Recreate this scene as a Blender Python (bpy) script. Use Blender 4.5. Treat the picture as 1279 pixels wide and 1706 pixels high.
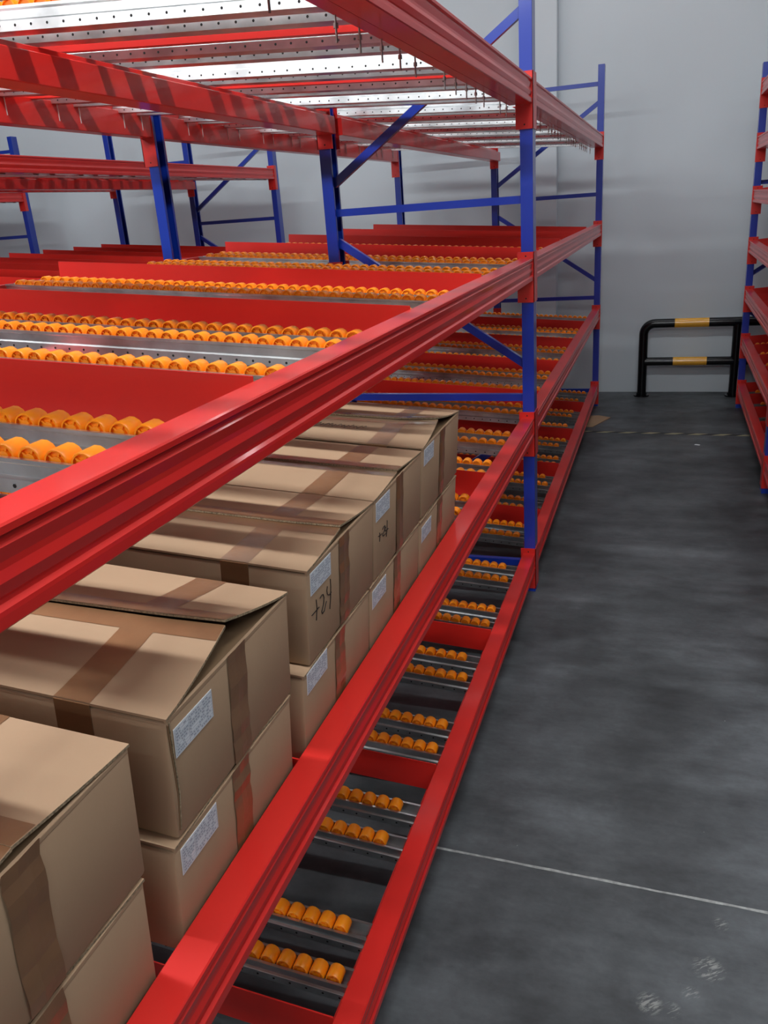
import bpy, bmesh, math, random
import numpy as np
from mathutils import Matrix, Vector
random.seed(7)
S = bpy.context.scene
for o in list(bpy.data.objects): bpy.data.objects.remove(o)

# ------------------------------------------------------------------ camera
FPX, PITCH, YAW, ROLL = 1363.5, -20.183, 19.547, -4.231
CAM = Vector((0.479, 0.0, 1.6))
ps, th, ro = map(math.radians, (YAW, PITCH, ROLL))
F = Vector((-math.sin(ps)*math.cos(th), math.cos(ps)*math.cos(th), math.sin(th)))
R0 = Vector((math.cos(ps), math.sin(ps), 0)); U0 = R0.cross(F)
R = R0*math.cos(ro)+U0*math.sin(ro); U = -R0*math.sin(ro)+U0*math.cos(ro)
cd = bpy.data.cameras.new('camera'); cam = bpy.data.objects.new('camera', cd)
S.collection.objects.link(cam); S.camera = cam
cd.sensor_fit = 'HORIZONTAL'; cd.sensor_width = 36; cd.lens = FPX/1279*36; cd.clip_start = .02
M3 = Matrix((R, U, -F)).transposed()
cam.matrix_world = Matrix.Translation(CAM) @ M3.to_4x4()
# ------------------------------------------------------------------ world, exposure, lamps
S.view_settings.view_transform = 'Standard'; S.view_settings.look = 'None'
S.view_settings.gamma = 1; S.view_settings.use_curve_mapping = False
S.view_settings.exposure = 0.0
w = bpy.data.worlds.new('world'); S.world = w; w.use_nodes = True
w.node_tree.nodes['Background'].inputs[0].default_value = (.8, .9, 1, 1)
w.node_tree.nodes['Background'].inputs[1].default_value = .05
CEIL = 5.2
LAMP_Z, LAMP_W, LAMP_L = 4.4, 105, 2.3
LAMPS = [(x, y, e*(.35 if x > 3 else 1)) for y, e in ((-6.4, 2.3), (-2.6, .40), (.9, .92), (5.9, .12)) for x in (-5.3, -2.5, .3, 3.1)]
LAMP_LABELS = ['long ceiling lamp %s, %s' % (q, r) for r in ('in the rearmost row far behind the camera', 'in the row just behind the camera', 'in the row above the cartons', 'in the row near the back wall')
               for q in ('over the farthest left rack', 'over the middle rack', 'over the aisle', 'over the seven-level rack')]

# ------------------------------------------------------------------ materials
def mat(name, col, rough=.5, metal=0, coat=0, spec=.5, bump=None, var=None, trans=0):
    m = bpy.data.materials.new(name); m.use_nodes = True; nt = m.node_tree; b = nt.nodes['Principled BSDF']
    b.inputs['Base Color'].default_value = (*col, 1); b.inputs['Roughness'].default_value = rough
    b.inputs['Metallic'].default_value = metal; b.inputs['Coat Weight'].default_value = coat
    b.inputs['Coat Roughness'].default_value = .10; b.inputs['Specular IOR Level'].default_value = spec
    if var or bump:
        tc = nt.nodes.new('ShaderNodeTexCoord')
    if var:
        scale, amt = var; n = nt.nodes.new('ShaderNodeTexNoise'); n.inputs['Scale'].default_value = scale
        n.inputs['Detail'].default_value = 5
        nt.links.new(tc.outputs['Object'], n.inputs['Vector'])
        r = nt.nodes.new('ShaderNodeMapRange'); r.inputs[1].default_value = .3; r.inputs[2].default_value = .7
        r.inputs[3].default_value = 1-amt; r.inputs[4].default_value = 1+amt
        nt.links.new(n.outputs['Fac'], r.inputs[0])
        mx = nt.nodes.new('ShaderNodeVectorMath'); mx.operation = 'SCALE'; mx.inputs[0].default_value = col
        nt.links.new(r.outputs[0], mx.inputs['Scale']); nt.links.new(mx.outputs[0], b.inputs['Base Color'])
    if bump:
        scale, st = bump; n = nt.nodes.new('ShaderNodeTexNoise'); n.inputs['Scale'].default_value = scale
        n.inputs['Detail'].default_value = 3
        nt.links.new(tc.outputs['Object'], n.inputs['Vector'])
        bp = nt.nodes.new('ShaderNodeBump'); bp.inputs['Strength'].default_value = st; bp.inputs['Distance'].default_value = .002
        nt.links.new(n.outputs['Fac'], bp.inputs['Height']); nt.links.new(bp.outputs[0], b.inputs['Normal'])
    return m
RED = mat('red_powder_coat', (.64, .017, .012), .42, coat=.45, bump=(25, .06), var=(3, .08))
RED2 = mat('red_divider_paint', (.66, .016, .010), .42, coat=.15, bump=(12, .1), var=(2, .07))
BLUE = mat('blue_powder_coat', (.006, .035, .36), .35, coat=.5, bump=(20, .08))
ORANGE = mat('orange_wheel_plastic', (1.0, .285, .005), .38)
ORANGE.node_tree.nodes['Principled BSDF'].inputs['Subsurface Weight'].default_value = .25; ORANGE.node_tree.nodes['Principled BSDF'].inputs['Subsurface Scale'].default_value = .01
STEEL = mat('galvanised_steel', (.66, .69, .70), .31, metal=.97, bump=(30, .12), var=(14, .25))
HOLE = mat('dark_hole', (.01, .01, .01), .9)
BOLT = mat('zinc_bolt', (.45, .42, .40), .35, metal=1)
BOLTW = mat('bright_zinc_bolt', (.8, .8, .78), .35, metal=.6)
CARD = mat('cardboard', (.425, .282, .175), .75, spec=.25, bump=(90, .12), var=(2.5, .10))
CARDSHADE = mat('cardboard_gap_shade', (.20, .125, .07), .9, spec=.1)  # darker cardboard: shade under the lid painted in, also used for the corner slit
CARDEDGE = mat('cardboard_cut_edge', (.33, .25, .16), .9, spec=.1, var=(300, .5))
TAPE = mat('brown_packing_tape', (.235, .118, .055), .28, coat=.3, bump=(22, .6), var=(20, .12))
TAPECLR = mat('clear_packing_tape', (.34, .235, .14), .14, coat=.6, bump=(45, .6), var=(18, .12))
PAPER = mat('label_paper', (.84, .88, .92), .55)
PRINT = mat('label_print', (.34, .38, .45), .6)
INK = mat('marker_ink', (.015, .012, .012), .5)
BLACK = mat('black_gloss_paint', (.004, .004, .005), .2, spec=.3, coat=.1)
YEL = mat('yellow_gloss_paint', (.85, .42, .03), .22, coat=.4)
LAMPH = mat('lamp_housing', (.7, .7, .7), .5)

def emis(name, col, s):
    m = bpy.data.materials.new(name); m.use_nodes = True; b = m.node_tree.nodes['Principled BSDF']
    b.inputs['Emission Color'].default_value = (*col, 1); b.inputs['Emission Strength'].default_value = s
    return m
LAMPE = emis('lamp_diffuser', (.92, .97, 1), 10)

def floor_mat():
    m = bpy.data.materials.new('polished_concrete'); m.use_nodes = True; nt = m.node_tree; N = nt.nodes; L = nt.links
    b = N['Principled BSDF']; tc = N.new('ShaderNodeTexCoord')
    def noise(sc, det, vec=None, rough=.55):
        n = N.new('ShaderNodeTexNoise'); n.inputs['Scale'].default_value = sc; n.inputs['Detail'].default_value = det
        n.inputs['Roughness'].default_value = rough
        L.new(vec or tc.outputs['Object'], n.inputs['Vector']); return n
    mp = N.new('ShaderNodeMapping'); mp.inputs['Scale'].default_value = (.7, 1.5, 1); L.new(tc.outputs['Object'], mp.inputs['Vector'])
    a = noise(1.5, 8, None, .6); c = noise(4.2, 8, mp.outputs[0], .7); d = noise(60, 3); e = noise(9, 5)
    def mr(src, lo, hi, a0, a1):
        r = N.new('ShaderNodeMapRange'); r.inputs[1].default_value = lo; r.inputs[2].default_value = hi
        r.inputs[3].default_value = a0; r.inputs[4].default_value = a1; L.new(src, r.inputs[0]); return r.outputs[0]
    def mul(x, y):
        q = N.new('ShaderNodeMath'); q.operation = 'MULTIPLY'; L.new(x, q.inputs[0]); L.new(y, q.inputs[1]); return q.outputs[0]
    f = mul(mul(mr(a.outputs['Fac'], .34, .66, .5, 1.65), mr(c.outputs['Fac'], .32, .68, .6, 1.5)), mul(mr(d.outputs['Fac'], .3, .7, .94, 1.06), mr(e.outputs['Fac'], .3, .7, .9, 1.1)))
    sc = N.new('ShaderNodeVectorMath'); sc.operation = 'SCALE'; sc.inputs[0].default_value = (.060, .066, .071); L.new(f, sc.inputs['Scale'])
    # worn white scuffs: small specks everywhere and scraped patches
    sp = noise(38, 2); spm = mr(sp.outputs['Fac'], .78, .80, 0, .5)
    sx = N.new('ShaderNodeMapping'); sx.inputs['Scale'].default_value = (1, 1, 1); sx.inputs['Rotation'].default_value = (0, 0, .9); L.new(tc.outputs['Object'], sx.inputs['Vector'])
    sx2 = N.new('ShaderNodeMapping'); sx2.inputs['Scale'].default_value = (6, 1, 1); L.new(sx.outputs[0], sx2.inputs['Vector'])
    s2 = noise(30, 4, sx2.outputs[0], .7)
    def patch(cx, cy, rad):
        v = N.new('ShaderNodeVectorMath'); v.operation = 'DISTANCE'; v.inputs[1].default_value = (cx, cy, 0); L.new(tc.outputs['Object'], v.inputs[0])
        return mr(v.outputs['Value'], rad*.5, rad, 1, 0)
    tot = spm
    for cx, cy, rad, th_ in ((.515, 1.335, .030, .46), (.56, 1.33, .022, .53), (.635, 1.452, .038, .50), (.597, 1.381, .02, .52), (.666, 1.583, .02, .52)):
        q = mul(patch(cx, cy, rad), mr(s2.outputs['Fac'], th_, th_+.08, 0, .45))
        ad = N.new('ShaderNodeMath'); ad.operation = 'MAXIMUM'; L.new(tot, ad.inputs[0]); L.new(q, ad.inputs[1]); tot = ad.outputs[0]
    mx = N.new('ShaderNodeMix'); mx.data_type = 'RGBA'; L.new(tot, mx.inputs[0]); L.new(sc.outputs[0], mx.inputs[6]); mx.inputs[7].default_value = (.42, .43, .40, 1)
    L.new(mx.outputs[2], b.inputs['Base Color'])
    L.new(mr(e.outputs['Fac'], .3, .7, .38, .55), b.inputs['Roughness'])
    bp = N.new('ShaderNodeBump'); bp.inputs['Strength'].default_value = .15; bp.inputs['Distance'].default_value = .002
    L.new(d.outputs['Fac'], bp.inputs['Height']); L.new(bp.outputs[0], b.inputs['Normal'])
    return m
FLOOR = floor_mat()
WALL = mat('white_wall_panel', (.58, .645, .685), .55, spec=.4, bump=(2.5, .15), var=(.9, .03))
CEILM = mat('grey_steel_ceiling', (.22, .24, .26), .6)
WALLG = mat('grey_wall', (.34, .37, .39), .6)
JOINT = mat('joint_filler', (.30, .31, .30), .8, var=(60, .3))

def stripes_mat():
    m = bpy.data.materials.new('worn_hazard_stripes'); m.use_nodes = True; nt = m.node_tree; N = nt.nodes; L = nt.links
    b = N['Principled BSDF']; tc = N.new('ShaderNodeTexCoord'); s = N.new('ShaderNodeSeparateXYZ'); L.new(tc.outputs['Object'], s.inputs[0])
    ad = N.new('ShaderNodeMath'); ad.operation = 'MULTIPLY_ADD'; L.new(s.outputs[1], ad.inputs[0]); ad.inputs[1].default_value = -1.6; L.new(s.outputs[0], ad.inputs[2])
    mo = N.new('ShaderNodeMath'); mo.operation = 'FRACT'; k = N.new('ShaderNodeMath'); k.operation = 'MULTIPLY'; k.inputs[1].default_value = 1/.155
    L.new(ad.outputs[0], k.inputs[0]); L.new(k.outputs[0], mo.inputs[0])
    g = N.new('ShaderNodeMath'); g.operation = 'GREATER_THAN'; g.inputs[1].default_value = .5; L.new(mo.outputs[0], g.inputs[0])
    mx = N.new('ShaderNodeMix'); mx.data_type = 'RGBA'; L.new(g.outputs[0], mx.inputs[0])
    mx.inputs[6].default_value = (.022, .022, .02, 1); mx.inputs[7].default_value = (.34, .31, .19, 1)
    L.new(mx.outputs[2], b.inputs['Base Color']); b.inputs['Roughness'].default_value = .6
    return m
STRIPE = stripes_mat()

# ------------------------------------------------------------------ helpers
C = S.collection
def link(name, me, parent=None, loc=None, rot=None):
    o = bpy.data.objects.new(name, me); C.objects.link(o)
    if parent: o.parent = parent
    if loc: o.location = loc
    if rot: o.rotation_euler = rot
    return o
class MB:
    def __init__(s): s.v = []; s.f = []; s.m = []
    def quad(s, pts, mi=0):
        b = len(s.v); s.v += [tuple(p) for p in pts]; s.f.append(tuple(range(b, b+len(pts)))); s.m.append(mi)
    def box(s, x0, x1, y0, y1, z0, z1, mi=0):
        b = len(s.v)
        s.v += [(x, y, z) for x in (x0, x1) for y in (y0, y1) for z in (z0, z1)]
        for f in ((0, 1, 3, 2), (4, 6, 7, 5), (0, 4, 5, 1), (2, 3, 7, 6), (0, 2, 6, 4), (1, 5, 7, 3)):
            s.f.append(tuple(b+i for i in f)); s.m.append(mi)
    def sweep(s, prof, axis, a, b_, mi=0, closed=True, caps=True):
        """profile of 2D points swept along an axis ('x','y','z')"""
        n = len(prof); b = len(s.v)
        for t in (a, b_):
            for p, q in prof:
                s.v.append({'x': (t, p, q), 'y': (p, t, q), 'z': (p, q, t)}[axis])
        for i in range(n if closed else n-1):
            j = (i+1) % n; s.f.append((b+i, b+j, b+n+j, b+n+i)); s.m.append(mi)
        if caps and closed:
            s.f.append(tuple(b+i for i in range(n))); s.m.append(mi); s.f.append(tuple(b+n+i for i in reversed(range(n)))); s.m.append(mi)
    def tube(s, pts, rad, seg=12, mi=0, caps=True):
        pts = [Vector(p) for p in pts]; b = len(s.v); n = len(pts); up = None
        for i, p in enumerate(pts):
            t = (pts[min(i+1, n-1)]-pts[max(i-1, 0)]).normalized()
            if up is None: up = t.orthogonal().normalized()
            up = (up-t*up.dot(t)).normalized(); sd = t.cross(up)
            for k in range(seg):
                a = 2*math.pi*k/seg; s.v.append(tuple(p+up*math.cos(a)*rad+sd*math.sin(a)*rad))
        for i in range(n-1):
            for k in range(seg):
                k2 = (k+1) % seg; s.f.append((b+i*seg+k, b+i*seg+k2, b+(i+1)*seg+k2, b+(i+1)*seg+k)); s.m.append(mi)
        if caps:
            s.f.append(tuple(b+k for k in reversed(range(seg)))); s.m.append(mi)
            s.f.append(tuple(b+(n-1)*seg+k for k in range(seg))); s.m.append(mi)
    def mesh(s, name, mats, bevel=0, smooth=False, fix=True):
        me = bpy.data.meshes.new(name); me.from_pydata(s.v, [], s.f)
        for m in mats: me.materials.append(m)
        me.polygons.foreach_set('material_index', s.m)
        if fix or bevel:
            bm = bmesh.new(); bm.from_mesh(me)
            bmesh.ops.recalc_face_normals(bm, faces=bm.faces)
            if bevel:
                es = [e for e in bm.edges if len(e.link_faces) == 2 and e.calc_face_angle(0) > .5]
                bmesh.ops.bevel(bm, geom=es, offset=bevel, segments=2, affect='EDGES', profile=.5)
            bm.to_mesh(me); bm.free()
        if smooth:
            me.polygons.foreach_set('use_smooth', [True]*len(me.polygons))
            me.set_sharp_from_angle(angle=.7)
        me.update(); return me
def tag(o, label, cat, group=None):
    o['label'] = label; o['category'] = cat
    if group: o['group'] = group
    return o
def empty(name, loc, rz=0):
    o = bpy.data.objects.new(name, None); C.objects.link(o); o.location = loc; o.rotation_euler = (0, 0, rz); o.empty_display_size = .1; return o
def struct(name, me, parent=None):
    o = link(name, me, parent)
    if not parent: o['kind'] = 'structure'
    return o

# ------------------------------------------------------------------ room shell
X0, X1, YF, YW = -13.0, 11.0, -12.0, 7.21
m = MB(); m.box(X0, X1, YF, YW+.1, -.1, 0); fl = struct('floor', m.mesh('floor', [FLOOR]))
m = MB(); m.box(X0, X1, YW, YW+.15, 0, CEIL); struct('wall_back', m.mesh('wall', [WALL]))
m = MB(); m.box(X0, X1, YF-.15, YF, 0, CEIL); struct('wall_front', m.mesh('wall', [WALLG]))
m = MB(); m.box(X0-.15, X0, YF-.15, YW+.15, 0, CEIL); struct('wall_left', m.mesh('wall', [WALLG]))
m = MB(); m.box(X1, X1+.15, YF-.15, YW+.15, 0, CEIL); struct('wall_right', m.mesh('wall', [WALLG]))
m = MB(); m.box(X0-.15, X1+.15, YF-.15, YW+.15, CEIL, CEIL+.15); struct('ceiling', m.mesh('ceil', [CEILM]))
m = MB(); m.box(-.68, -.385, YW-.10, YW, 0, CEIL); struct('trim_1', m.mesh('column', [WALL], .006))
# saw-cut joints of the floor slab
for yj in (1.652,):
    m = MB()
    xs = np.linspace(-1.9, 5, 160); ys = [yj-.022*(x-.37)+random.uniform(-.0008, .0008) for x in xs]; ws = [random.uniform(.0028, .0044) for x in xs]
    for i in range(159):
        m.quad([(xs[i], ys[i]-ws[i], .0008), (xs[i+1], ys[i+1]-ws[i+1], .0008), (xs[i+1], ys[i+1]+ws[i+1], .0008), (xs[i], ys[i]+ws[i], .0008)])
    j = link('floor_joint', m.mesh('joint', [JOINT]), fl); j['label'] = 'pale line of a saw-cut joint'

# ------------------------------------------------------------------ lamps
hm = MB(); hm.box(-LAMP_L/2-.03, LAMP_L/2+.03, -.09, .09, .02, .08); housing = hm.mesh('housing', [LAMPH], .008)
dm = MB(); dm.box(-LAMP_L/2, LAMP_L/2, -.07, .07, .004, .02); diff = dm.mesh('diffuser', [LAMPE], .003)
rm = MB(); rm.tube([(-.9, 0, .08), (-.9, 0, CEIL-LAMP_Z)], .004, 6); rm.tube([(.9, 0, .08), (.9, 0, CEIL-LAMP_Z)], .004, 6); rod = rm.mesh('rods', [LAMPH])
for i, (x, y, pw) in enumerate(LAMPS):
    r = empty('ceiling_lamp', (x, y, LAMP_Z)); tag(r, LAMP_LABELS[i], 'lamp', 'ceiling lamps over the aisles')
    link('housing', housing, r); link('diffuser', diff, r); link('suspension_rods', rod, r)
    ld = bpy.data.lights.new('lamp_light', 'AREA'); ld.shape = 'RECTANGLE'; ld.size = LAMP_L; ld.size_y = .14
    ld.energy = LAMP_W*pw; ld.color = (.95, .985, 1)
    lo = link('lamp_light', ld, r, (0, 0, 0)); 

# ------------------------------------------------------------------ rack parts
SL = math.atan(.072)
PW, PD = .074, .046           # post width (along aisle), depth
HB = .082                     # beam height
ZL = [.2022, .7991, 1.416, 2.0242]
WR, WWD, WP = .0170, .0315, .0368

def post_mesh(h, face):       # C-section upright, web on side 'face' (+1: +x). origin at outer web face, y from 0..PW
    t = .0022; s = -face; m = MB()
    pr = [(0, 0), (0, PW), (s*PD, PW), (s*PD, PW-.014), (s*(PD-t), PW-.014), (s*(PD-t), PW-t), (s*t, PW-t), (s*t, t), (s*(PD-t), t), (s*(PD-t), .014), (s*PD, .014), (s*PD, 0)]
    m.sweep(pr, 'z', 0, h)
    return m.mesh('upright', [BLUE], .0012)
def wheel_geo(seg=14, spokes=True):
    m = MB(); h = WWD/2
    rings = [(.004, -h+.001), (.0075, -h+.001), (.0080, -h+.005), (.0138, -h+.005), (.0138, -h), (WR-.0012, -h), (WR, -h+.002), (WR, h-.002), (WR-.0012, h), (.0138, h), (.0138, h-.005), (.004, h-.005)]
    if not spokes: rings = [(.004, -h+.004), (.0135, -h+.004), (.0135, -h), (WR-.001, -h), (WR, -h+.002), (WR, h-.002), (WR-.001, h), (.004, h)]
    n = len(rings)
    for r, y in rings:
        for k in range(seg):
            a = 2*math.pi*k/seg; m.v.append((r*math.cos(a), y, r*math.sin(a)))
    for i in range(n-1):
        for k in range(seg):
            k2 = (k+1) % seg; m.f.append((i*seg+k, i*seg+k2, (i+1)*seg+k2, (i+1)*seg+k)); m.m.append(0)
    m.f.append(tuple(range(seg))); m.m.append(0); m.f.append(tuple((n-1)*seg+k for k in reversed(range(seg)))); m.m.append(0)
    if spokes:
        for k in range(5):
            a = 2*math.pi*k/5; c, s_ = math.cos(a), math.sin(a); q = .0012
            p = [(c*r-s_*e, y, s_*r+c*e) for y in (-h+.0055, -h+.002) for r, e in ((.0075, -q), (.014, -q), (.014, q), (.0075, q))]
            b = len(m.v); m.v += p
            for f in ((4, 5, 6, 7), (0, 1, 5, 4), (1, 2, 6, 5), (2, 3, 7, 6), (3, 0, 4, 7)): m.f.append(tuple(b+i for i in f)); m.m.append(0)
    return m
WG = wheel_geo(); WHEEL = WG.mesh('wheel', [ORANGE], smooth=True)
WG2 = wheel_geo(12, False)
_wm = WG2.mesh('w2', [ORANGE], smooth=True)
W2V = np.array([v.co[:] for v in _wm.vertices]); W2F = [tuple(p.vertices) for p in _wm.polygons]

_tc = {}
def track_mesh(Lt):
    k = round(Lt, 3)
    if k in _tc: return _tc[k]
    m = MB(); t = .0015; a, b, H = .0215, .0245, .042
    a = .0172; b = .0222; lp = .0232; g1, g2 = .018, .035
    o = [(-a, H), (-a, g2), (-a, g1), (-b, g1-.003), (-b, 0), (b, 0), (b, g1-.003), (a, g1), (a, g2), (a, H),
         (lp, H), (lp, g2+.002), (a+.0013, g2-.001), (a+.0013, g1+.0018), (b+.0014, g1-.0015), (b+.0014, -.0012),
         (-b-.0014, -.0012), (-b-.0014, g1-.0015), (-a-.0013, g1+.0018), (-a-.0013, g2-.001), (-lp, g2+.002), (-lp, H)]
    # open hat section: inner floor at z=0
    m.sweep(o, 'x', -Lt, 0)
    n = int((Lt-.03)/WP)
    for i in range(n):
        x = -.028-i*WP
        for s in (-1, 1):
            y = s*(b+.0017)
            pts = [(x+.0028*math.cos(q), y, H*.20+.0028*math.sin(q)) for q in [j*math.pi/3 for j in range(6)]]
            m.quad(pts if s < 0 else pts[::-1], 1)
    me = m.mesh('track', [STEEL, HOLE], fix=False)
    bm = bmesh.new(); bm.from_mesh(me); bmesh.ops.recalc_face_normals(bm, faces=[f for f in bm.faces if f.material_index == 0]); bm.to_mesh(me); bm.free()
    _tc[k] = me; return me
_bc = {}
def beam_mesh(Lb, kind):
    k = (round(Lb, 3), kind)
    if k in _bc: return _bc[k]
    m = MB(); W = .052
    out = [(0, -.002), (0, -.008), (-.005, -.0105), (-.005, -.0145), (-.0012, -.018), (-.0035, -.030), (-.0035, -.036), (-.0008, -.045), (-.0035, -.056), (-.005, -.0585), (-.005, -.0625), (-.0004, -.066), (0, -.070), (0, -HB+.002), (-.002, -HB)]
    inn = [(-W+.001, -HB), (-W+.001, -HB+.005), (-W-.001, -HB+.005), (-W-.001, -HB+.0005), (-.083, -HB+.0005), (-.083, -HB+.003), (-W-.003, -HB+.003), (-W-.003, -HB+.008), (-W, -HB+.008), (-W, -.002), (-W+.002, 0), (-.002, 0)]
    if kind == 'mid':
        out = out[:-2]+[(0, -.076), (-.002, -.078)]
        inn = [(-W-.022, -.078), (-W-.024, -.076), (-W-.024, -.018), (-W-.022, -.016), (-W, -.016), (-W, -.001), (-W+.001, 0), (-.002, 0)]
    if kind == 'rear':
        out = [(p, q*1.6) for p, q in out]; h = -HB*1.6
        inn = [(-.055, h), (-.057, h+.002), (-.057, -.046), (-.055, -.044), (-.030, -.044), (-.030, 0), (-.002, 0)]
    pr = out+inn
    if kind != 'front': pr = [(-p, q) for p, q in pr]
    m.sweep(pr, 'y', 0, Lb)
    me = m.mesh('beam', [RED], smooth=False); _bc[k] = me; return me
def conn_mesh(end, kind):       # end: 0 = bay start (post on -y side), 1 = bay end
    m = MB(); x0, x1 = (-.060, .0035) if kind == 'front' else (-.0035, .060)
    s = 1 if end else -1; t = .004
    ya, yb = sorted((0, -s*t))
    m.box(x0, x1, ya, yb, -.163, .023)
    fx0, fx1 = (.0005, .0035) if kind == 'front' else (-.0035, -.0005)
    ya, yb = sorted((-s*t, s*.0345)); m.box(fx0, fx1, ya, yb, -.163, .023)
    xm = (x0+x1)/2
    me_y = -s*t-s*.0006
    for z in (.008, -.148):
        pts = [(xm+.003*math.cos(q), me_y, z+.003*math.sin(q)) for q in [j*math.pi/4 for j in range(8)]]
        m.quad(pts, 1)
    return m.mesh('connector', [RED, HOLE], 0)
CONN = {(e, k): conn_mesh(e, k) for e in (0, 1) for k in ('front', 'mid', 'rear')}
def divider_mesh(Ld):
    m = MB(); h = .088; t = .0015
    m.sweep([(-t, 0), (-t, h), (t, h), (t, t*2), (.022, t*2), (.022, 0)], 'x', -Ld, 0)
    return m.mesh('divider', [RED2])
def brace_mesh(Lx, hz=.028, dy=.024):   # channel along x from 0 to -Lx
    m = MB(); t = .002
    m.sweep([(-dy/2, -hz/2), (-dy/2, hz/2), (dy/2, hz/2), (dy/2, hz/2-t), (-dy/2+t, hz/2-t), (-dy/2+t, -hz/2+t), (dy/2, -hz/2+t), (dy/2, -hz/2)], 'x', -Lx, 0)
    return m.mesh('brace', [BLUE])
BOLTM = MB(); BOLTM.tube([(0, 0, .012), (0, 0, -.042)], .0022, 6); BOLTM.tube([(0, 0, -.012), (0, 0, -.020)], .0048, 6); BOLTM = BOLTM.mesh('bolt', [BOLT])
BOLTM2 = MB(); BOLTM2.tube([(0, 0, 0), (0, 0, -.062)], .0018, 6); BOLTM2 = BOLTM2.mesh('bolt', [BOLTW])
BASE = MB(); BASE.box(-PD-.004, .001, -.001, PW+.001, 0, .004); BASE = BASE.mesh('base_plate', [BLUE])
H_T = 2.46

def in_view(p):
    d = Vector(p)-CAM; z = d.dot(F)
    if z < .1: return None
    u = 639.5+FPX*d.dot(R)/z; v = 853-FPX*d.dot(U)/z
    return (u, v, z) if -20 < u < 1300 and -20 < v < 1730 else None

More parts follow.
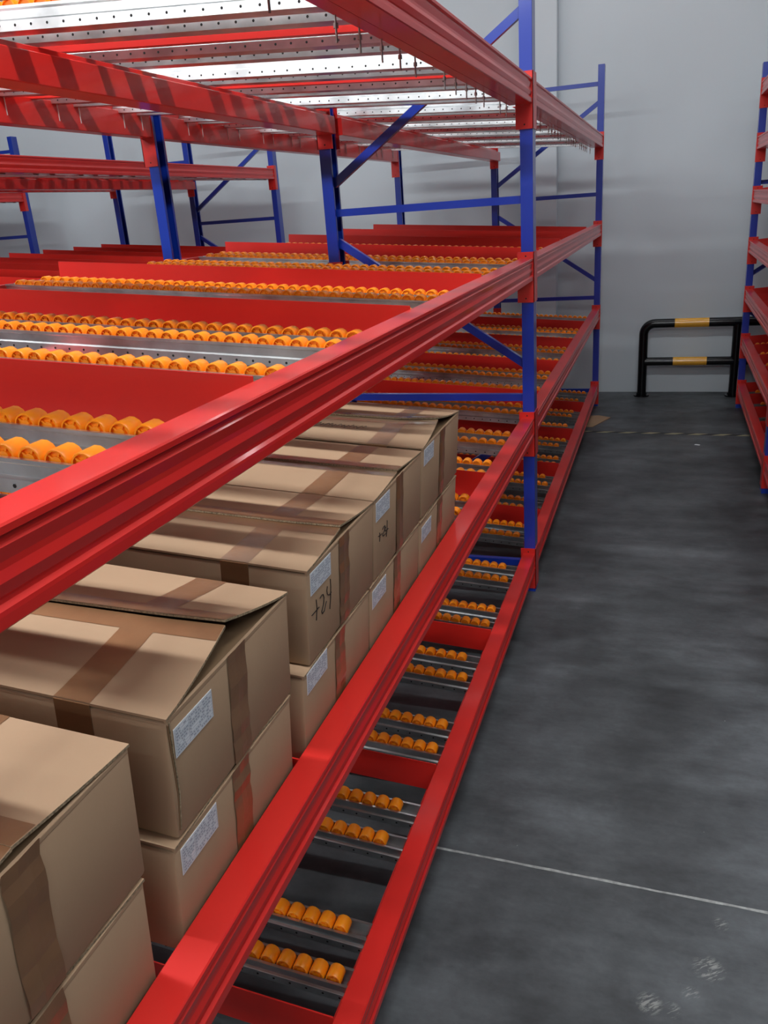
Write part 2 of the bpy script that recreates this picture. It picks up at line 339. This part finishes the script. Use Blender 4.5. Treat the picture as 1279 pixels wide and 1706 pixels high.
def rack(loc, rz, label, posts_y, levels, lanes, top=H_T, singles=False, depth=1.60, group=None):
    """front face at local x=0, body towards -x. posts_y: near faces of each frame.
    lanes(level_index, bay_index, a, b) -> (divider ys, track ys)"""
    root = empty('flow_rack', loc, rz); tag(root, label, 'rack', group)
    Wm = Matrix.Translation(loc) @ Matrix.Rotation(rz, 4, 'Z')
    pm = {1: post_mesh(top, 1), -1: post_mesh(top, -1)}
    XM, XR, XRB = -.829, -.829*2+.058, -1.615
    bl = XM*-1-.07
    hbr = brace_mesh(.829-2*PD+.006)
    Ld = math.hypot(.829-2*PD, .5); dbr = brace_mesh(Ld+.02, .030)
    for y in posts_y:
        for x, fc in ((0, 1), (XM, -1), (XR, -1)):
            p = link('upright', pm[fc], root, (x, y, 0)); q = link('base_plate', BASE, p, (0, 0, 0) if fc == 1 else (PD, 0, 0))
        for z in (.12, .852, 1.602, 2.34):
            if z < top: link('horizontal_brace', hbr, root, (-PD+.003, y+PW/2, z))
        for zf, zb in ((.72, .22), (.985, 1.48), (2.22, 1.72)):
            if zf < top:
                dz = zb-zf; link('diagonal_brace', dbr, root, (-PD+.008, y+PW/2, zf), (0, math.atan2(dz, .829-2*PD), 0))
        link('tie_bar', brace_mesh(.775-PD, .035, .03), root, (XM, y+PW/2, min(2.10, top-.1)))
    cand = []
    for bi in range(len(posts_y)-1):
        a = posts_y[bi]+PW; b = posts_y[bi+1]; Lb = b-a
        for li, zi in enumerate(levels):
            zt = zi-.023; isT = abs(zi-2.0242) < 1e-3 and singles
            rise_m = .004 if not isT else -.048; rise_r = .04 if not isT else .012
            off = -.084 if not isT else -.0705
            SLv = math.atan(.072 if not isT else .064)
            if li == 1 and singles: off = -.098
            for kind, x, dz in (('front', .0, 0), ('mid', XM, .052+off+.0035 if not isT else -.035), ('rear', XRB, .104+off+.0435)):
                bo = link('beam', beam_mesh(Lb, kind), root, (x, a, zt+dz))
                cz = {'front': 0, 'mid': -dz, 'rear': (0 if isT else .04)-dz}[kind]; link('beam_connector', CONN[0, kind], bo, (0, 0, cz))
                link('beam_connector', CONN[1, kind], bo, (0, Lb, cz))
                if kind == 'front': fb = bo
                if kind == 'rear': rb = bo
            div, trk = lanes(li, bi, a, b)
            if singles and li == 1 and bi == 0: div = [1.0, 2.53]
            xs = -.058 if not isT else -.070
            Lt = (1.583+xs)/math.cos(SL)
            tm = track_mesh(Lt); dmz = divider_mesh(Lt)
            zf = zt+off+(-xs-.1)*.072+.0012
            for y in div:
                link('lane_divider', dmz, root, (xs, y, zf+.005), (0, SLv, 0))
            if isT and singles:
                for yb in (sorted(div+[t for t in trk if a+.03 < t < b-.03])):
                    link('bolt', BOLTM, fb, (-.080, yb-a, -HB))
            for y in trk:
                if not (a+.03 < y < b-.03): continue
                to = link('roller_track', tm, root, (xs, y, zf), (0, SLv, 0))
                if isT and singles: link('bolt', BOLTM2, rb, (.0605, y-a, -.046))
                n = int((Lt-.04)/WP)
                x_first = -.045 if li != 0 else (-.045 if random.random() < .6 else -.045-WP*.8)
                for k in range(n):
                    lx = x_first-k*WP
                    if lx < -Lt+.02: break
                    wz = .042+.0145-WR
                    wp = Wm @ Vector((xs+lx*math.cos(SLv)+wz*math.sin(SLv), y, zf-lx*math.sin(SLv)+wz*math.cos(SLv)))
                    cand.append((wp, to, (lx, 0, wz), (li, bi, k)))
    single = set()
    if singles:
        L_ = []
        for i, (wp, to, lp, (li, bi, k)) in enumerate(cand):
            q = in_view(wp)
            if not q: continue
            if bi == 0 and li == 1 and wp.y < 2.2: continue
            if bi == 0 and li == 0 and (wp.x < -.34 or wp.y < 1.0): continue
            if bi == 0 and li == 3 and wp.y > 1.42: continue
            if li == 2 and (wp.y in ()): continue
            L_.append((q[2], i))
        L_.sort(); single = {i for _, i in L_[:300]}
        for i in single:
            wp, to, lp, _ = cand[i]; link('wheel', WHEEL, to, lp)
    # all further wheels, joined
    inv = Wm.inverted(); V = []; Fs = []; nv = len(W2V)
    c, s = math.cos(SL), math.sin(SL)
    RV = np.stack([W2V[:, 0]*c+W2V[:, 2]*s, W2V[:, 1], -W2V[:, 0]*s+W2V[:, 2]*c], 1)
    k = 0
    for i, (wp, to, lp, _) in enumerate(cand):
        if i in single: continue
        lpnt = np.array(inv @ wp); V.append(RV+lpnt); k += 1
    V = np.concatenate(V)
    loops = np.concatenate([np.array(f) for f in W2F]); lt = np.array([len(f) for f in W2F])
    AL = (loops[None, :]+(np.arange(k)*nv)[:, None]).ravel(); AT = np.tile(lt, k)
    me = bpy.data.meshes.new('wheels'); me.vertices.add(len(V)); me.vertices.foreach_set('co', V.ravel().astype(np.float32))
    me.loops.add(len(AL)); me.loops.foreach_set('vertex_index', AL.astype(np.int32))
    me.polygons.add(len(AT)); st = np.concatenate([[0], np.cumsum(AT)[:-1]])
    me.polygons.foreach_set('loop_start', st.astype(np.int32)); me.update(calc_edges=True); me.validate()
    me.polygons.foreach_set('use_smooth', [True]*len(me.polygons)); me.set_sharp_from_angle(angle=.7)
    me.materials.append(ORANGE)
    o = link('wheels', me, root); o['kind'] = 'stuff'
    return root

OFF = (.125, .243, .512, .635)
def lanes_main(li, bi, a, b):
    d0, per, off = (.235, .765, OFF) if bi == 0 else (3.012, .753, OFF)
    div = []; tr = []
    k = -1
    while d0+k*per < b:
        y = d0+k*per
        if a+.01 < y < b-.01: div.append(y)
        tr += [y+o for o in off]; k += 1
    return div, tr
def lanes_small(d0, per):
    def f(li, bi, a, b):
        div = []; tr = []; k = -12
        while d0+k*per < b:
            y = d0+k*per
            if a+.01 < y < b-.01: div.append(y)
            tr += [y+.12, y+.25]; k += 1
        return div, [t for t in tr if t > a]
    return f
Y1, Y2 = 3.238, 6.684
Y0 = Y1-(Y2-Y1)+.035
rack((0, 0, 0), 0, 'nearest red and blue gravity flow rack with orange wheel rows, holding the cartons', [Y0, Y1, Y2], ZL, lanes_main, singles=True)
ZL2 = [z-.014 for z in ZL]
rack((-2.635, 0, 0), 0, 'middle red and blue flow rack standing behind the carton rack, towards the left', [Y1, Y2], ZL2, lanes_small(3.37, .375))
rack((-5.20, 0, 0), 0, 'farthest flow rack at the left edge, only its blue post and red beam in sight', [Y1, Y2], ZL2, lanes_small(3.37, .375))
RRY = 6.647+PW
rack((1.027, RRY, 0), math.pi, 'seven-level red and blue flow rack at the right edge of the aisle', [0, 1.99, 3.98], [r+.186 for r in (.030, .378, .717, 1.0555, 1.394, 1.734, 2.071)],
     lanes_small(.10, .385), top=2.35)

# ------------------------------------------------------------------ cartons
CA = SL
def sheet(m, pts_top, off, mi=0):
    m.quad(pts_top, mi)
def label_meshes(wd=.088, ht=.040):
    m = MB(); m.box(0, .0006, 0, wd, -ht, 0); sh = m.mesh('label', [PAPER])
    p = MB(); x = .0010; rnd = random.Random(3)
    def q(y0, y1, z0, z1): p.quad([(x, y0, z0), (x, y1, z0), (x, y1, z1), (x, y0, z1)])
    rows = 8; rh = (ht-.005)/rows
    for r in range(rows+1): q(.002, wd-.002, -.0025-r*rh-.0002, -.0025-r*rh+.0002)
    for y in (.002, wd*.36, wd-.002): q(y-.0003, y+.0003, -.0025-rows*rh, -.0025)
    for r in range(rows):
        zc = -.0025-(r+.5)*rh
        for y0, y1 in ((.004, wd*.34), (wd*.38, wd-.004)):
            y = y0
            while y < y1-.004:
                l = rnd.uniform(.002, .006)
                if rnd.random() < .78: q(y, min(y+l, y1), zc-.0009, zc+.0009)
                y += l+rnd.uniform(.0008, .002)
    return sh, p.mesh('print', [PRINT])
LAB, LABP = label_meshes()

def carton(y0, y1, layer, label, name_tag, L=.56, H=.160, seam=.014, lab=True, lab_dz=.012, crosstape=-.13, yaw=0, gap=.0, write=None, clear=False, opened=0, script=False, dz=0.0, corner=False):
    wd = y1-y0; base_z = .7340+dz+(layer and .1720)
    org = Vector((-.0595+(base_z-.7340)*.072, y0, base_z))
    root = empty('carton', org); root.rotation_euler = (0, CA, yaw)
    tag(root, label, 'box', 'cardboard cartons on the second level')
    yc = wd/2
    # body
    m = MB(); e = .004
    m.box(-L, 0, .001, wd-.001, 0, H-e-.003)
    me = m.mesh('body', [CARD, CARDSHADE], .004, smooth=True)
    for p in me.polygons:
        if p.normal.z > .95: p.material_index = 1  # closed top coloured dark for the shade in the lid gap
    link('body', me, root)
    m = MB(); m.box(-.0045, .0002, .003, wd-.003, H-e-.006, H-e+.0005)
    link('front_rim', m.mesh('rim', [CARD], .001), root)
    # two long top flaps meeting along the seam, edges curling up at the mouth
    nx, ny = 14, 8
    for s in (0, 1):
        m = MB(); idx = {}
        rn = random.Random(int(y0*1000)+s)
        up = seam*(1.0 if s == 0 else 1.15)
        for i in range(nx+1):
            fx = i/nx; x = -L*fx*.998+.001
            for j in range(ny+1):
                fy = j/ny; yy = .001+fy*(yc-.001)
                if s: yy = wd-yy
                lift = up*(fy**1.15)*(1-.55*min(1, fx*1.2))+opened*(fy**2)*max(0, 1-fx*5)
                if s == 1 and opened: lift += .004*fy
                pull = -.012*(fy**1.5)*(1 if seam > .01 else .5)*max(0, 1-fx*6)
                z = H-e+lift+.0035*0
                idx[i, j, 0] = len(m.v); m.v.append((x+pull, yy, z+.0038)); idx[i, j, 1] = len(m.v); m.v.append((x+pull, yy, z+.0003))
        def Q(a, b_, c, d, mi):
            m.f.append((idx[a], idx[b_], idx[c], idx[d])); m.m.append(mi)
        for i in range(nx):
            for j in range(ny):
                Q((i, j, 0), (i+1, j, 0), (i+1, j+1, 0), (i, j+1, 0), 0); Q((i, j, 1), (i, j+1, 1), (i+1, j+1, 1), (i+1, j, 1), 1)
            Q((i, ny, 0), (i+1, ny, 0), (i+1, ny, 1), (i, ny, 1), 2); Q((i, 0, 0), (i, 0, 1), (i+1, 0, 1), (i+1, 0, 0), 0)
        for j in range(ny):
            Q((0, j, 0), (0, j+1, 0), (0, j+1, 1), (0, j, 1), 2); Q((nx, j, 0), (nx, j, 1), (nx, j+1, 1), (nx, j+1, 0), 2)
        f_ = link('top_flap', m.mesh('flap', [CARD, CARDSHADE, CARDEDGE], smooth=True), root)
        # tapes riding on this flap
        def top(x, fy, dz=.0006):
            fx = -x/L
            lift = up*(fy**1.15)*(1-.55*min(1, fx*1.2))+opened*(fy**2)*max(0, 1-fx*5)+(.004*fy if s and opened else 0)
            pull = -.012*(fy**1.5)*(1 if seam > .01 else .5)*max(0, 1-fx*6)
            yy = .001+fy*(yc-.001); yy = wd-yy if s else yy
            return (x+pull, yy, H-e+lift+.0038+dz)
        def strip(xa, xb, fa, fb, n1, n2, mt, nm='tape'):
            mm = MB(); g = {}
            for i in range(n1+1):
                for j in range(n2+1):
                    g[i, j] = len(mm.v); mm.v.append(top(xa+(xb-xa)*i/n1, fa+(fb-fa)*j/n2))
            for i in range(n1):
                for j in range(n2): mm.f.append((g[i, j], g[i+1, j], g[i+1, j+1], g[i, j+1])); mm.m.append(0)
            me_ = mm.mesh('tape', [mt]); 
            bm = bmesh.new(); bm.from_mesh(me_)
            for fc in bm.faces:
                if fc.normal.z < 0: fc.normal_flip()
            bm.to_mesh(me_); bm.free()
            return link(nm, me_, root)
        tw = .030/(yc)
        strip(0, -L*.99, 1-tw, 1, 20, 3, TAPECLR if clear else TAPE)
        cx = crosstape
        strip(cx+.024, cx-.026, 0, 1-tw if s == 0 else 1-tw, 3, 10, TAPE)
        # wrap of the cross tape down the side
        mm = MB(); yy = 0 if s == 0 else wd
        sg = -1 if s == 0 else 1
        mm.box(cx-.026, cx+.024, *sorted((yy-sg*.001, yy+sg*.0006)), H-.075, H-.002)
        link('tape', mm.mesh('tape', [TAPE]), root)
    # front tape, slightly crumpled
    mm = MB(); rn = random.Random(int(y0*999))
    tw2 = .024; n = 10; zbot = H*.02 if layer else 0.004
    pr = []
    for i in range(n+1):
        z = H-.001-(H-.001-zbot)*i/n; jx = .0008+rn.uniform(0, .0022); jy = rn.uniform(-.0012, .0012)
        pr.append((z, jx, jy))
    for i in range(n):
        (za, xa, ja), (zb, xb, jb) = pr[i], pr[i+1]
        for c0, c1, k0, k1 in ((-tw2, -tw2*.2, 0, .0012), (-tw2*.2, tw2*.4, .0012, .0003), (tw2*.4, tw2, .0003, 0)):
            mm.quad([(xa+k0, yc+c0+ja, za), (xb+k0, yc+c0+jb, zb), (xb+k1, yc+c1+jb, zb), (xa+k1, yc+c1+ja, za)])
    me_ = mm.mesh('tape', [TAPE]); o_ = link('front_tape', me_, root)
    if corner:
        m = MB(); m.tube([(.0002, .0035, H-.010), (.0006, .0050, H-.05), (.0004, .0085, H-.11), (.0002, .0050, .012)], .0012, 5)
        link('corner_slit', m.mesh('slit', [CARDSHADE]), root)
        m = MB(); m.tube([(.0004, .0062, H-.008), (.0010, .0078, H-.05), (.0008, .0112, H-.11), (.0003, .0070, .012)], .0011, 5)
        link('corner_edge', m.mesh('edge', [CARDEDGE]), root)
    if lab:
        dy = .012
        l = link('shipping_label', LAB, root, (.0006, dy, H-lab_dz)); l['label'] = 'white printed label'
        link('print', LABP, l)
    if write:
        mm = MB()
        for st in write:
            for (a0, b0), (a1, b1) in zip(st, st[1:]):
                mm.tube([(.0008, a0, b0), (.0008, a1, b1)], .0008, 5)
        link('handwriting', mm.mesh('ink', [INK]), root)['label'] = 'black handwritten +24'
    if script:
        mm = MB(); rn = random.Random(5); pts = []
        for i in range(46):
            t = i/45; pts.append((-.17-.15*t, .095+.010*math.sin(i*1.9)+.006*math.sin(i*.7), H+.0035+.006))
        mm.tube(pts, .0006, 4); link('handwriting', mm.mesh('ink', [INK]), root)
    return root
W24A = [[(0.034, 0.1073), (0.036, 0.0922), (0.032, 0.0702)], [(0.014, 0.0882), (0.028, 0.0882), (0.045, 0.0882)], [(0.05, 0.1023), (0.058, 0.1043), (0.064, 0.1023), (0.067, 0.0952), (0.064, 0.0842), (0.055, 0.0742), (0.058, 0.0692), (0.067, 0.0702), (0.077, 0.0832)], [(0.083, 0.1083), (0.08, 0.1013), (0.082, 0.0942), (0.09, 0.0882), (0.1, 0.0892)], [(0.097, 0.1153), (0.098, 0.1003), (0.096, 0.0802), (0.091, 0.0612)]]
W24B = [[(0.035, 0.0932), (0.037, 0.0832), (0.034, 0.0742)], [(0.027, 0.0882), (0.04, 0.0862), (0.051, 0.0852)], [(0.053, 0.0932), (0.061, 0.0962), (0.07, 0.0952), (0.068, 0.0872), (0.054, 0.0812), (0.056, 0.0772), (0.076, 0.0752)], [(0.075, 0.0902), (0.07, 0.0862), (0.071, 0.0822), (0.092, 0.0802)], [(0.084, 0.1013), (0.083, 0.0852), (0.078, 0.0672)]]
HL, HU = .1705, .1735
# lower layer
carton(.258, .586, 0, 'bottom carton of the stack at the lower left corner, brown tape down its front', '', lab=False, seam=.001, H=.1840)
carton(.645, .984, 0, 'bottom carton of the second stack, label just under the joint', '', seam=.001, lab_dz=.012, H=HL)
carton(1.035, 1.360, 0, 'bottom carton below the carton marked +24 in large pen, label at its front corner', '', seam=.001, lab_dz=.003, H=HL)
carton(1.366, 1.722, 0, 'bottom carton under the carton marked +24 in smaller pen', '', seam=.001, lab_dz=.014, H=HL)
carton(1.732, 2.100, 0, 'bottom carton of the farthest stack, top edge slightly gaping', '', seam=.002, lab_dz=.018, H=HL-.003)
# upper layer
carton(.262, .592, 1, 'top carton at the lower left corner, no label, wide tape on the front', '', lab=False, seam=.008, crosstape=-.175, H=.1755, dz=.0145)
carton(.658, .992, 1, 'top carton with a raised bulging lid and exposed corrugated edge', '', seam=.028, crosstape=-.125, opened=.002, lab_dz=.022, H=HU, corner=True)
carton(1.063, 1.388, 1, 'top carton marked +24 in large black pen, behind the bulging carton', '', seam=.006, crosstape=-.125, opened=.003, write=W24A, H=HU, lab_dz=.010)
carton(1.391, 1.731, 1, 'top carton marked +24 in smaller pen, clear shiny tape on its lid', '', seam=.003, crosstape=-.125, opened=.001, write=W24B, clear=True, H=HU, lab_dz=.010)
carton(1.742, 2.108, 1, 'farthest top carton, glossy taped lid with faint scribbled writing', '', seam=.012, crosstape=-.11, opened=.008, clear=True, lab_dz=.008, script=True, H=HU+.003)

# ------------------------------------------------------------------ guard rail by the back wall
gr = empty('guard_rail', (0, 7.06, 0)); tag(gr, 'black tubular guard rail with yellow bands in front of the back wall', 'barrier')
ra = .036; xa, xb, xc = .325, 1.03, 1.735; zt = .592
def arc(cx, cz, r, a0, a1, n=8): return [(cx+r*math.cos(a0+(a1-a0)*i/n), 0, cz+r*math.sin(a0+(a1-a0)*i/n)) for i in range(n+1)]
m = MB(); rr = .085
m.tube([(xa, 0, 0)]+arc(xa+rr, zt-rr, rr, math.pi, math.pi/2)+arc(xc-rr, zt-rr, rr, math.pi/2, 0)+[(xc, 0, 0)], ra, 20)
link('hoop_tube', m.mesh('tube', [BLACK], smooth=True), gr)
m = MB(); m.tube([(xb, 0, 0), (xb, 0, zt-ra*.5)], ra, 20); link('middle_post', m.mesh('tube', [BLACK], smooth=True), gr)
for p, q in ((xa, xb), (xb, xc)):
    m = MB(); m.tube([(p, 0, .285), (q, 0, .285)], ra*.94, 20); mr_ = link('lower_rail', m.mesh('tube', [BLACK], smooth=True), gr)
    for z, rad in ((zt, ra), (.285, ra*.94)):
        m = MB(); c = (p+q)/2+.01; m.tube([(c-.128, 0, z), (c+.128, 0, z)], rad+.0007, 20, caps=False)
        link('yellow_band', m.mesh('band', [YEL], smooth=True), gr)['label'] = 'yellow painted band'
for x in (xa, xb, xc):
    m = MB(); m.tube([(x, 0, 0), (x, 0, .010)], .062, 20)
    for k in range(4):
        a = math.pi/4+k*math.pi/2; m.tube([(x+.05*math.cos(a), .05*math.sin(a), .01), (x+.05*math.cos(a), .05*math.sin(a), .018)], .006, 6)
    link('base_flange', m.mesh('flange', [BLACK]), gr)

# ------------------------------------------------------------------ small things on the floor
m = MB(); m.box(-.30, 1.60, -.018, .018, 0, .0009)
o = link('floor_tape', m.mesh('tape', [STRIPE]), None, (0, 5.895, 0), (0, 0, -.04)); tag(o, 'thin worn black and yellow marking tape across the aisle floor', 'tape')
m = MB()
m.sweep([(-.10, 6.02), (.015, 6.02), (.125, 6.30), (.03, 6.36), (-.08, 6.33)], 'z', .0005, .005)
o = link('cardboard_scrap', m.mesh('scrap', [CARD])); tag(o, 'flat cardboard scrap on the floor beside the rack foot near the back wall', 'cardboard')
m = MB(); m.sweep([(.705, 5.60), (.735, 5.585), (.742, 5.60), (.715, 5.612)], 'z', .0004, .002)
o = link('paper_scrap', m.mesh('scrap', [PAPER])); tag(o, 'tiny white paper scrap on the aisle floor before the marking tape', 'paper')
